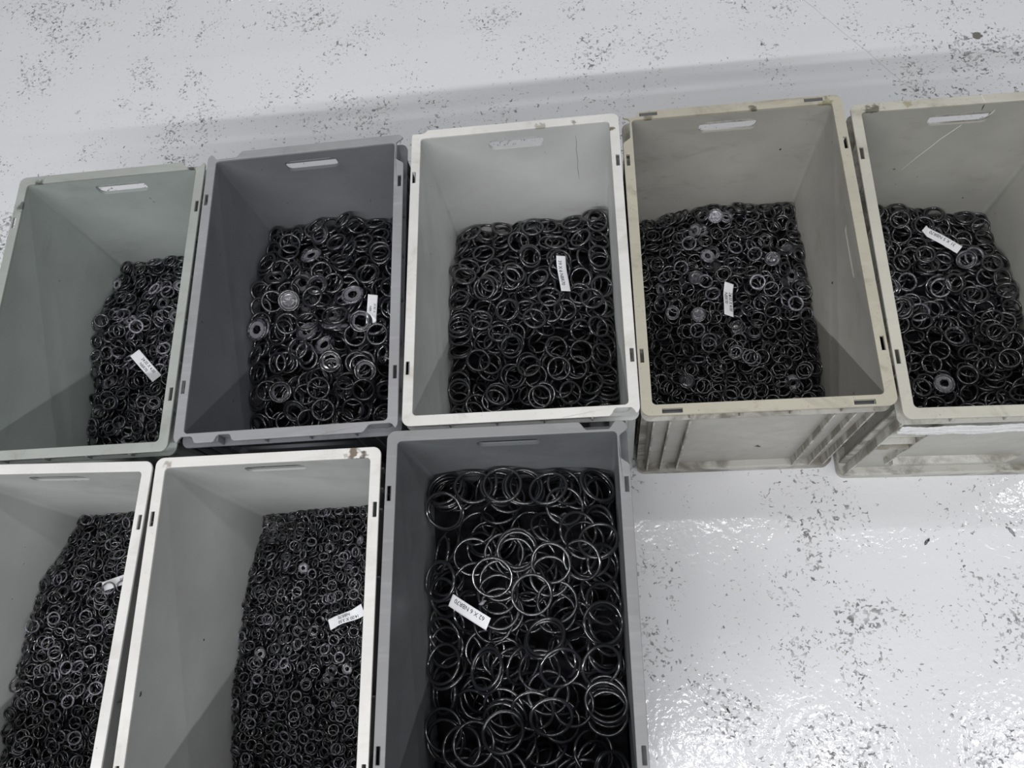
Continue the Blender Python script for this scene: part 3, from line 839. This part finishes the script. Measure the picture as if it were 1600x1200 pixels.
def kinds_for(i):
    mixes = {1: (.72, .16, .02, .03, .07, 0), 2: (.80, .02, 0, .015, .15, .015), 3: (1, 0, 0, 0, 0, 0), 4: (.84, .09, .005, .01, .04, .015),
             5: (.94, .03, 0, 0, .025, .005), 6: (.80, .17, .02, 0, .01, 0), 7: (.74, .15, .02, .02, .07, 0), 8: (1, 0, 0, 0, 0, 0)}
    ks = 'pdcfks'
    cs = np.cumsum(mixes[i])
    def f(rng, x, y):
        return ks[min(5, int(np.searchsorted(cs, rng.random() * cs[-1])))]
    return f

def torus_arrays(Rm, r, nu, nv, squash=1.0):
    a = np.arange(nu) * 2 * PI / nu; b = np.arange(nv) * 2 * PI / nv
    A, B = np.meshgrid(a, b, indexing='ij')
    V = np.stack([(Rm + r * np.cos(B)) * np.cos(A), (Rm + r * np.cos(B)) * np.sin(A), r * np.sin(B)], -1).reshape(-1, 3)
    i, j = np.meshgrid(np.arange(nu), np.arange(nv), indexing='ij')
    i2, j2 = (i + 1) % nu, (j + 1) % nv
    F = np.stack([i * nv + j, i2 * nv + j, i2 * nv + j2, i * nv + j2], -1).reshape(-1, 4)
    return V, F

def web_mesh(Rm, r, inner, seed):
    """thin moulding flash left inside the ring: an annulus (or full film) with a ragged inner edge and a raised bead"""
    rng = random.Random(seed)
    n = 28
    bm = bmesh.new()
    ro = Rm - r * 0.75
    ri = [inner * Rm * (1 + rng.uniform(-0.10, 0.10)) if inner > 0 else Rm * 0.16 for _ in range(n)]
    prof = [(1.0, 0.15), (0.72, 0.30), (0.62, 0.05), (0.30, 0.12), (0.0, 0.20)]
    rings = []
    for f, h in prof:
        rings.append([((ri[k] + (ro - ri[k]) * f) * math.cos(2 * PI * k / n), (ri[k] + (ro - ri[k]) * f) * math.sin(2 * PI * k / n), h * r + rng.uniform(-.06, .06) * r) for k in range(n)])
    for f, h in reversed(prof):
        rings.append([((ri[k] + (ro - ri[k]) * f) * math.cos(2 * PI * k / n), (ri[k] + (ro - ri[k]) * f) * math.sin(2 * PI * k / n), h * r - 0.22 * r) for k in range(n)])
    if inner > 0:
        vr = loft(bm, rings)
        for k in range(n): bm.faces.new((vr[-1][k], vr[-1][(k + 1) % n], vr[0][(k + 1) % n], vr[0][k]))
    else:
        top, bot = rings[:len(prof)], rings[len(prof):]
        vt = loft(bm, top, cap1=True); vb = loft(bm, bot, cap0=True)
        for k in range(n): bm.faces.new((vb[-1][k], vb[-1][(k + 1) % n], vt[0][(k + 1) % n], vt[0][k]))
    return mesh_bm(bm, 'flash_web', 50)

RING_MAT = {'p': M_RUB, 'd': M_RUBD, 'c': M_CHALK, 'f': M_RUBD, 'k': M_RUB, 's': M_RUB, 'x': M_RUBD}
WEB_MAT = {'f': M_FILM, 'k': M_FILMD, 's': M_FILMD, 'x': M_CHALK}
WORD = {'p': 'plain black rubber O-ring', 'd': 'greyish dust-coated O-ring', 'c': 'pale chalky grey O-ring', 'f': 'O-ring with a grey web round its hole',
        'k': 'black O-ring with dark web', 's': 'O-ring closed by a dark film', 'x': 'O-ring closed by a whitish film'}

def zone(x, y):
    a = 'left' if x < -.06 else 'right' if x > .06 else ''
    b = 'back' if y > .10 else 'front' if y < -.09 else ''
    if a and b: return b + ' ' + a
    return b + ' middle' if b else (a + ' side' if a else 'centre')

HEAPS = {}
def build_heap(i):
    hp = Heap(i)
    HEAPS[i] = hp
    hp.fill(kinds_for(i))
    hp.n_fill = len(hp.rings)
    for (px, py, kd) in SPOT[i]:
        x, y = hp.locate_top(px, py, hp.Rm)
        hp.drop(x, y, kd, 0.12, hp.Ro * 1.5 + hp.r * 2)

def emit_heap(i):
    hp = HEAPS[i]
    cx, cy, t, dz = CR[i]; t = math.radians(t)
    Rw = np.array([[math.cos(t), -math.sin(t), 0], [math.sin(t), math.cos(t), 0], [0, 0, 1]])
    org = np.array([cx, cy, H + dz])
    name, where = RINGS[i][3], RINGS[i][4]
    mk = hp.seen_mask()
    ids = hp.id[mk]; ids = ids[ids >= 0]
    cnt = np.bincount(ids, minlength=len(hp.rings)).astype(float)
    n0 = hp.n_fill
    cnt[n0:] += (cnt[n0:] > 0) * 50
    order = np.argsort(-cnt)
    single = [k for k in order[:300] if cnt[k] * hp.cell ** 2 > 0.10 * 4 * PI * hp.Rm * hp.r * 0.5]
    sset = set(int(k) for k in single)
    nu, nv = (56, 12) if i == 8 else (44, 10) if i in (2, 3, 5) else (32, 8)
    V, F = torus_arrays(hp.Rm, hp.r, nu, nv)
    shared = {kd: mesh_big(V, F, name) for kd in 'pdcfksx'}
    for kd, me in shared.items(): me.materials.append(RING_MAT[kd])
    webs = {}
    for kd in 'fksx':
        webs[kd] = [web_mesh(hp.Rm, hp.r, Heap.WEB[kd], 31 * i + q) for q in range(3)]
        for m in webs[kd]: m.materials.append(WEB_MAT[kd])
    def pose(rg):
        x, y, z, n, u, v, kd, sp = rg
        c, s_ = math.cos(sp), math.sin(sp)
        M = np.stack([u * c + v * s_, -u * s_ + v * c, n], 1)
        return Rw @ M, Rw @ np.array([x, y, z]) + org
    for k in sorted(sset):
        rg = hp.rings[k]
        M, p = pose(rg)
        o = bpy.data.objects.new(name, shared[rg[6]])
        COL.objects.link(o)
        m4 = Matrix.Identity(4)
        for a in range(3):
            for b in range(3): m4[a][b] = M[a, b]
            m4[a][3] = p[a]
        o.matrix_world = m4
        kd = rg[6]
        o['label'] = WORD[kd] + ', ' + zone(rg[0], rg[1]) + ' of ' + where
        o['category'] = 'rubber ring'
        o['group'] = {'p': 'black O-rings', 'd': 'dusty O-rings', 'c': 'chalky O-rings'}.get(kd, 'O-rings with moulding flash') + ' in the ' + where
        if kd in webs:
            wo = bpy.data.objects.new('flash_web', webs[kd][k % 3]); COL.objects.link(wo); wo.parent = o
    # everything deeper or smaller in the picture: one object
    rest = [k for k in range(len(hp.rings)) if k not in sset]
    su, sv = (36, 8) if i == 8 else (26, 7) if i in (2, 3, 5) else (20, 6)
    V, F = torus_arrays(hp.Rm, hp.r, su, sv)
    VV, FF = [], []
    for q, k in enumerate(rest):
        M, p = pose(hp.rings[k])
        VV.append(V @ M.T + p); FF.append(F + q * len(V))
    # bed under them
    st = max(1, int(0.006 / hp.cell))
    X, Y = np.meshgrid(hp.xs[::st], hp.ys[::st], indexing='ij')
    B = hp.base[::st, ::st] - hp.r * 0.5
    Pb = np.stack([X, Y, B], -1).reshape(-1, 3) @ Rw.T + org
    Pf = Pb.copy(); Pf[:, 2] = 0.0125
    nx, ny = X.shape
    a, b = np.meshgrid(np.arange(nx - 1), np.arange(ny - 1), indexing='ij')
    Fb = np.stack([a * ny + b, (a + 1) * ny + b, (a + 1) * ny + b + 1, a * ny + b + 1], -1).reshape(-1, 4)
    ofs = sum(len(v) for v in VV)
    loop = [(k, 0) for k in range(nx)] + [(nx - 1, k) for k in range(1, ny)] + [(k, ny - 1) for k in range(nx - 2, -1, -1)] + [(0, k) for k in range(ny - 2, 0, -1)]
    li = np.array([p[0] * ny + p[1] for p in loop])
    nb = len(Pb)
    Fs = np.stack([li, li + nb, np.roll(li, -1) + nb, np.roll(li, -1)], 1)
    VV += [Pb, Pf]; FF += [Fb + ofs, Fs + ofs]
    me = mesh_big(np.concatenate(VV), np.concatenate(FF), 'o_ring_heap')
    me.materials.append(M_RUB); me.materials.append(M_BED)
    mi = np.zeros(len(me.polygons), np.int32); mi[-(len(Fb) + len(Fs)):] = 1
    me.polygons.foreach_set('material_index', mi)
    o = bpy.data.objects.new('o_ring_heap', me); COL.objects.link(o)
    tag(o, 'deeper mass of black rubber O-rings filling the ' + where, 'rubber rings', None, 'stuff')
    print('heap', i, 'rings', len(hp.rings), 'single', len(sset), 'visible', int((cnt > 0).sum()), 'rest', len(rest))

# ------------------------------------------------------------------ paper labels
def paper_mat():
    m, nt, b = new_mat('label_paper')
    g = NT(nt); tc = g.n('ShaderNodeTexCoord').outputs['Object']
    nt.links.new(g.mix(g.noise(tc, 160, 3), (0.83, 0.83, 0.86), (0.90, 0.90, 0.92)), b.inputs['Base Color'])
    b.inputs['Roughness'].default_value = 0.6
    return m
M_PAPER = paper_mat()
M_INK, _nt, _b = new_mat('label_ink'); _b.inputs['Base Color'].default_value = (0.02, 0.02, 0.025, 1); _b.inputs['Roughness'].default_value = 0.6

def text_mesh(body, size, loc, sx=1.0):
    cu = bpy.data.curves.new('t', 'FONT')
    cu.body = body; cu.size = size; cu.align_x = 'CENTER'; cu.align_y = 'CENTER'; cu.resolution_u = 3
    cu.offset = size * 0.006
    o = bpy.data.objects.new('t', cu); COL.objects.link(o)
    dg = bpy.context.evaluated_depsgraph_get(); dg.update()
    me = bpy.data.meshes.new_from_object(o.evaluated_get(dg))
    bpy.data.objects.remove(o)
    for v in me.vertices: v.co = (v.co.x * sx + loc[0], v.co.y + loc[1], 0)
    return me

LAB = {  # px, py, reading angle (deg, crate frame), length, width, lines [(text, y, x, size)], bend kind, label
 1: (232, 574, -48, .082, .0235, [('24.00 X 4.00', .0044, .004, .0094), ('NBR70', -.0058, .000, .0088)], 'flat', 'white paper label lettered 24.00 X 4.00 NBR70 lying on small rings'),
 2: (583, 487, -95, .060, .0200, [('37.82 X', .0050, -.002, .0060), ('NBR', -.0035, .000, .0060)], 'fold', 'folded white paper label half buried among the dark grey crate rings'),
 3: (880, 434, -84.5, .083, .0220, [('39 X 6 NBR70', -.0036, -.002, .0108)], 'curl', 'white paper label lettered 39 X 6 NBR70 in the off-white crate'),
 4: (1136, 474, -97, .081, .0215, [('24.50 X 4.00', .0050, .004, .0100), ('NBR70', -.0052, -.003, .0098)], 'curl', 'white paper label lettered 24.50 X 4.00 NBR70 in the beige crate'),
 5: (1466, 381, 139, .082, .0200, [('31 X 5 NBR70', -.0034, .000, .0104)], 'tail', 'white paper label lettered 31 X 5 NBR70 with one end folded'),
 6: (193, 909, 208, .060, .0200, [('NBR70', -.002, -.012, .0070)], 'flat', 'white paper label peeping out beside the corner crate rim'),
 7: (546, 966, 198, .078, .0200, [('14.00 X 3.50', .0045, -.004, .0086), ('NBR70', -.0045, .004, .0082)], 'crumple', 'crumpled white paper label on tiny rings in the brown-stained crate'),
 8: (745, 961, 148, .0815, .0240, [('62 X 6 NBR70', -.0040, .001, .0116)], 'flat', 'white paper label lettered 62 X 6 NBR70 on the largest rings')}

def bend_fn(kind, L, Wd):
    if kind == 'flat': return lambda x, y: 0.0010 * math.cos(x / L * 3)
    if kind == 'curl': return lambda x, y: 0.0035 * (2 * x / L) ** 2 + 0.001 * math.sin(x * 90)
    if kind == 'fold': return lambda x, y: 0.22 * max(0, x - y * 0.8 - L * 0.12) - 0.6 * max(0, x - y * 0.8 - L * 0.24)
    if kind == 'tail': return lambda x, y: 0.0012 * math.cos(x / L * 5) + 0.75 * max(0, x + y * 0.45 - L * 0.37)
    return lambda x, y: 0.0030 * math.sin(x / L * 9 + 0.6) * (0.6 + y / Wd) + 0.55 * max(0, -x - L * 0.3 - y) - 0.25 * max(0, x - L * 0.25)

def build_label(i):
    px, py, ang, L, Wd, lines, bk, label = LAB[i]
    hp = HEAPS[i]
    x, y = hp.locate_top(px, py, 0.02)
    a = math.radians(ang)
    # lowest plane over the heap below the slip
    gu, gv = np.meshgrid(np.linspace(-L / 2, L / 2, 13), np.linspace(-Wd / 2, Wd / 2, 5), indexing='ij')
    qx = x + math.cos(a) * gu - math.sin(a) * gv; qy = y + math.sin(a) * gu + math.cos(a) * gv
    inside = (np.abs(qx) < hp.hx) & (np.abs(qy) < hp.hy)
    h = hp.hq(qx, qy)
    A = np.stack([gu.ravel(), gv.ravel(), np.ones(gu.size)], 1)
    sol = np.linalg.lstsq(A, h.ravel(), rcond=None)[0]
    sol[:2] = np.clip(sol[:2], -0.5, 0.5)
    z = float((h.ravel() - A[:, :2] @ sol[:2])[inside.ravel()].max()) + 0.0006
    bf = bend_fn(bk, L, Wd)
    zmin = min(bf(u, v) for u, v in zip(gu.ravel(), gv.ravel()))
    nx, ny = 40, 10
    vs = [(L * (p / nx - .5), Wd * (q / ny - .5)) for p in range(nx + 1) for q in range(ny + 1)]
    me = mesh_from([(u, v, bf(u, v) - zmin) for u, v in vs], [(p * (ny + 1) + q, (p + 1) * (ny + 1) + q, (p + 1) * (ny + 1) + q + 1, p * (ny + 1) + q + 1) for p in range(nx) for q in range(ny)], 'paper', 40)
    bm = bmesh.new(); bm.from_mesh(me)
    if sum(f.normal.z for f in bm.faces) < 0: bmesh.ops.reverse_faces(bm, faces=bm.faces[:])
    bm.to_mesh(me); bm.free()
    o = link('paper_label', me, None, M_PAPER)
    so = o.modifiers.new('s', 'SOLIDIFY'); so.thickness = 0.00022; so.offset = -1
    cx, cy, t, dz = CR[i]; t = math.radians(t)
    # frame: x reading direction, tilted by the plane
    ux = np.array([math.cos(a), math.sin(a), sol[0]]); ux /= np.linalg.norm(ux)
    vy = np.array([-math.sin(a), math.cos(a), sol[1]]); vy -= ux * (vy @ ux); vy /= np.linalg.norm(vy)
    nz = np.cross(ux, vy)
    Rw = np.array([[math.cos(t), -math.sin(t), 0], [math.sin(t), math.cos(t), 0], [0, 0, 1]])
    M = Rw @ np.stack([ux, vy, nz], 1); p = Rw @ np.array([x, y, z]) + np.array([cx, cy, H + dz])
    m4 = Matrix.Identity(4)
    for r in range(3):
        for c in range(3): m4[r][c] = M[r, c]
        m4[r][3] = p[r]
    o.matrix_world = m4
    tag(o, label, 'label', 'paper labels lying on the rings')
    for body, ly, lx, size in lines:
        tm = text_mesh(body, size, (lx, ly), 0.92 if len(body) > 10 else 1.0)
        bm = bmesh.new(); bm.from_mesh(tm)
        bmesh.ops.subdivide_edges(bm, edges=[e for e in bm.edges if e.calc_length() > 0.004], cuts=1)
        for v in bm.verts: v.co.z = bf(v.co.x, v.co.y) - zmin + 0.00025
        bm.to_mesh(tm); bm.free()
        link('printed_text', tm, o, M_INK)
    # let the heap know, so that rings dropped later lie on the slip
    gu, gv = np.meshgrid(np.linspace(-L / 2, L / 2, 120), np.linspace(-Wd / 2, Wd / 2, 40), indexing='ij')
    qx = x + math.cos(a) * gu - math.sin(a) * gv; qy = y + math.sin(a) * gu + math.cos(a) * gv
    ix = np.rint((qx + hp.hx) / hp.cell).astype(int); iy = np.rint((qy + hp.hy) / hp.cell).astype(int)
    ok = (ix >= 0) & (ix < hp.nx) & (iy >= 0) & (iy < hp.ny)
    zz = z + sol[0] * gu + sol[1] * gv
    hp.Hm[ix[ok], iy[ok]] = np.maximum(hp.Hm[ix[ok], iy[ok]], zz[ok] + 0.002); hp.id[ix[ok], iy[ok]] = -1

LATE = {2: [(566, 505, 'k'), (553, 463, 'f'), (592, 526, 'p')], 6: [(193, 916, 'd'), (171, 919, 'd')], 7: [(555, 985, 'p')], 3: [], 1: [], 4: [], 5: [], 8: []}
for i in range(1, 9):
    build_heap(i)
    build_label(i)
    for px, py, kd in LATE[i]:
        x, y = HEAPS[i].locate_top(px, py, HEAPS[i].Rm); HEAPS[i].drop(x, y, kd)
    emit_heap(i)

# ------------------------------------------------------------------ loose bits on the floor
def lump(name, loc, pts, h, mat, label, rot=0.0, seed=1):
    rng = random.Random(seed)
    bm = bmesh.new()
    n = len(pts)
    loft(bm, [[(x, y, 0.0) for x, y in pts], [(x * 0.95, y * 0.95, h * (0.6 + rng.uniform(-.2, .2))) for x, y in pts], [(x * 0.55, y * 0.55, h * (1 + rng.uniform(-.15, .15))) for x, y in pts]], True, True)
    o = link(name, mesh_bm(bm, name, 40), None, mat)
    o.location = loc; o.rotation_euler = (0, 0, rot)
    return tag(o, label, 'rubber scrap')
lump('rubber_crumb', (0.6175, 0.2415, 0.0003), [(-.006, -.007), (-.002, -.006), (0, -.003), (.005, .0), (.0065, .006), (.002, .004), (-.003, .001), (-.0055, -.003)], 0.003, M_RUB, 'small black rubber crumb on the white floor in front of the beige crates', 0.1, 3)
lump('rubber_crumb', (0.2072, -0.0675, 0.0003), [(-.003, .004), (-.0015, -.001), (.003, -.005), (.0042, -.0042), (.001, .0035)], 0.002, M_RUB, 'tiny pointed black crumb on the glossy floor beside the dark crate', 0.0, 4)
def sliver(loc, L, wdt, bendr, ang, label):
    bm = bmesh.new(); rings = []
    for k in range(13):
        f = k / 12; a = (f - .5) * L / bendr
        ww = wdt * math.sin(PI * (0.08 + 0.84 * f)) / 2
        c = (bendr * math.sin(a), bendr * (math.cos(a) - 1)); nn = (math.sin(a), math.cos(a))
        rings.append([(c[0] + nn[0] * ww, c[1] + nn[1] * ww, 0.0002), (c[0] + nn[0] * ww * .4, c[1] + nn[1] * ww * .4, 0.0022), (c[0] - nn[0] * ww * .4, c[1] - nn[1] * ww * .4, 0.0016), (c[0] - nn[0] * ww, c[1] - nn[1] * ww, 0.0002)])
    loft(bm, rings, True, True)
    o = link('rubber_shaving', mesh_bm(bm, 'shaving', 40), None, M_RUBD)
    o.location = loc; o.rotation_euler = (0, 0, ang)
    tag(o, label, 'rubber scrap')
sliver((0.7767, 0.2583, 0.0), 0.024, 0.007, 0.03, math.radians(-57), 'curved dark rubber shaving on the floor below the cracked crate')
sliver((0.2045, -0.0842, 0.0), 0.012, 0.0022, 0.03, math.radians(-14), 'thin straight rubber shaving beside the tiny pointed crumb')

# a pale crumb lying among the largest rings next to their label
def pale_crumb(px, py, label, seed):
    hp = HEAPS[8]; x, y = hp.locate_top(px, py, 0.008)
    z = float(hp.hq(np.array([x - .004, x, x + .004]), np.array([y, y, y])).max())
    rng = random.Random(seed)
    bm = bmesh.new(); rings = []
    for k in range(9):
        f = k / 8 - .5
        r = (0.0036 + rng.uniform(-.0012, .0008)) * math.sqrt(max(0.05, 1 - (2 * f) ** 2))
        c = (f * 0.015, 0.0012 * math.sin(f * 5), 0.003)
        rings.append([(c[0], c[1] + r * math.cos(a) * rng.uniform(.8, 1.1), c[2] + r * math.sin(a) * 0.8) for a in [q * PI / 4 for q in range(8)]])
    loft(bm, rings, True, True)
    o = link('rubber_crumb', mesh_bm(bm, 'crumb', 70), None, M_FILM)
    wx, wy = cw(8, x, y)
    o.location = (wx, wy, H + CR[8][3] + z + 0.0005); o.rotation_euler = (0, 0, 0.3)
    tag(o, label, 'rubber scrap')
pale_crumb(755, 942, 'grey rubber crumb beside the 62 X 6 label', 8)
pale_crumb(879, 803, 'grey rubber crumb at the edge of the doubled top ring', 9)

# crumbs stuck to the inside of crate walls
def wall_crumb(i, side, px, py, size, label, seed):
    o, d = ray_local(i, px, py)
    n = {'L': (-1, 0, 0), 'R': (1, 0, 0), 'B': (0, 1, 0)}[side]
    n = np.array(n, float); c = IX if side in 'LR' else IY
    t = (c + DRAFT * o[2] - n @ o) / (n @ d - DRAFT * d[2])
    q = o + t * d
    rng = random.Random(seed)
    bm = bmesh.new(); rings = []
    N = Vector(-n); U = Vector((0, 0, 1)); V = N.cross(U)
    rad = [size * rng.uniform(0.55, 1.15) for _ in range(8)]
    for h, f in ((0.0, 1.0), (0.0011, 0.9), (0.0017, 0.45)):
        rings.append([N * h + (U * math.sin(k * PI / 4) * 0.75 + V * math.cos(k * PI / 4)) * rad[k] * f for k in range(8)])
    loft(bm, rings, True, True)
    ob = link('rubber_crumb', mesh_bm(bm, 'crumb', 60), None, M_RUB)
    cx, cy, tt, dz = CR[i]
    wx, wy = cw(i, q[0], q[1])
    ob.location = (wx, wy, H + dz + q[2]); ob.rotation_euler = (0, 0, math.radians(tt))
    tag(ob, label, 'rubber scrap')
for k, a in enumerate(((7, 'L', 219, 1085, 0.0042, 'black crumb stuck to the left wall of the brown-stained crate, front part'),
                       (7, 'L', 318, 1000, 0.0022, 'tiny black speck stuck midway on the left wall of the brown-stained crate'),
                       (5, 'B', 1504, 308, 0.0050, 'black crumb stuck to the back wall just above the rings of the cracked crate'),
                       (5, 'B', 1397, 264, 0.0026, 'small black speck on the back wall of the cracked crate'),
                       (4, 'R', 1301, 442, 0.0032, 'black crumb stuck to the right wall of the grimy beige crate'),
                       (4, 'B', 1219, 233, 0.0036, 'black smear of rubber high on the back wall of the grimy beige crate'),
                       (6, 'L', 36, 881, 0.0024, 'small black speck stuck nearest the heap on the corner crate wall'),
                       (6, 'L', 38, 855, 0.0022, 'upper black speck stuck on the corner crate wall'),
                       (6, 'L', 18, 936, 0.0026, 'lowest black speck stuck on the corner crate wall'))):
    wall_crumb(*a, 40 + k)
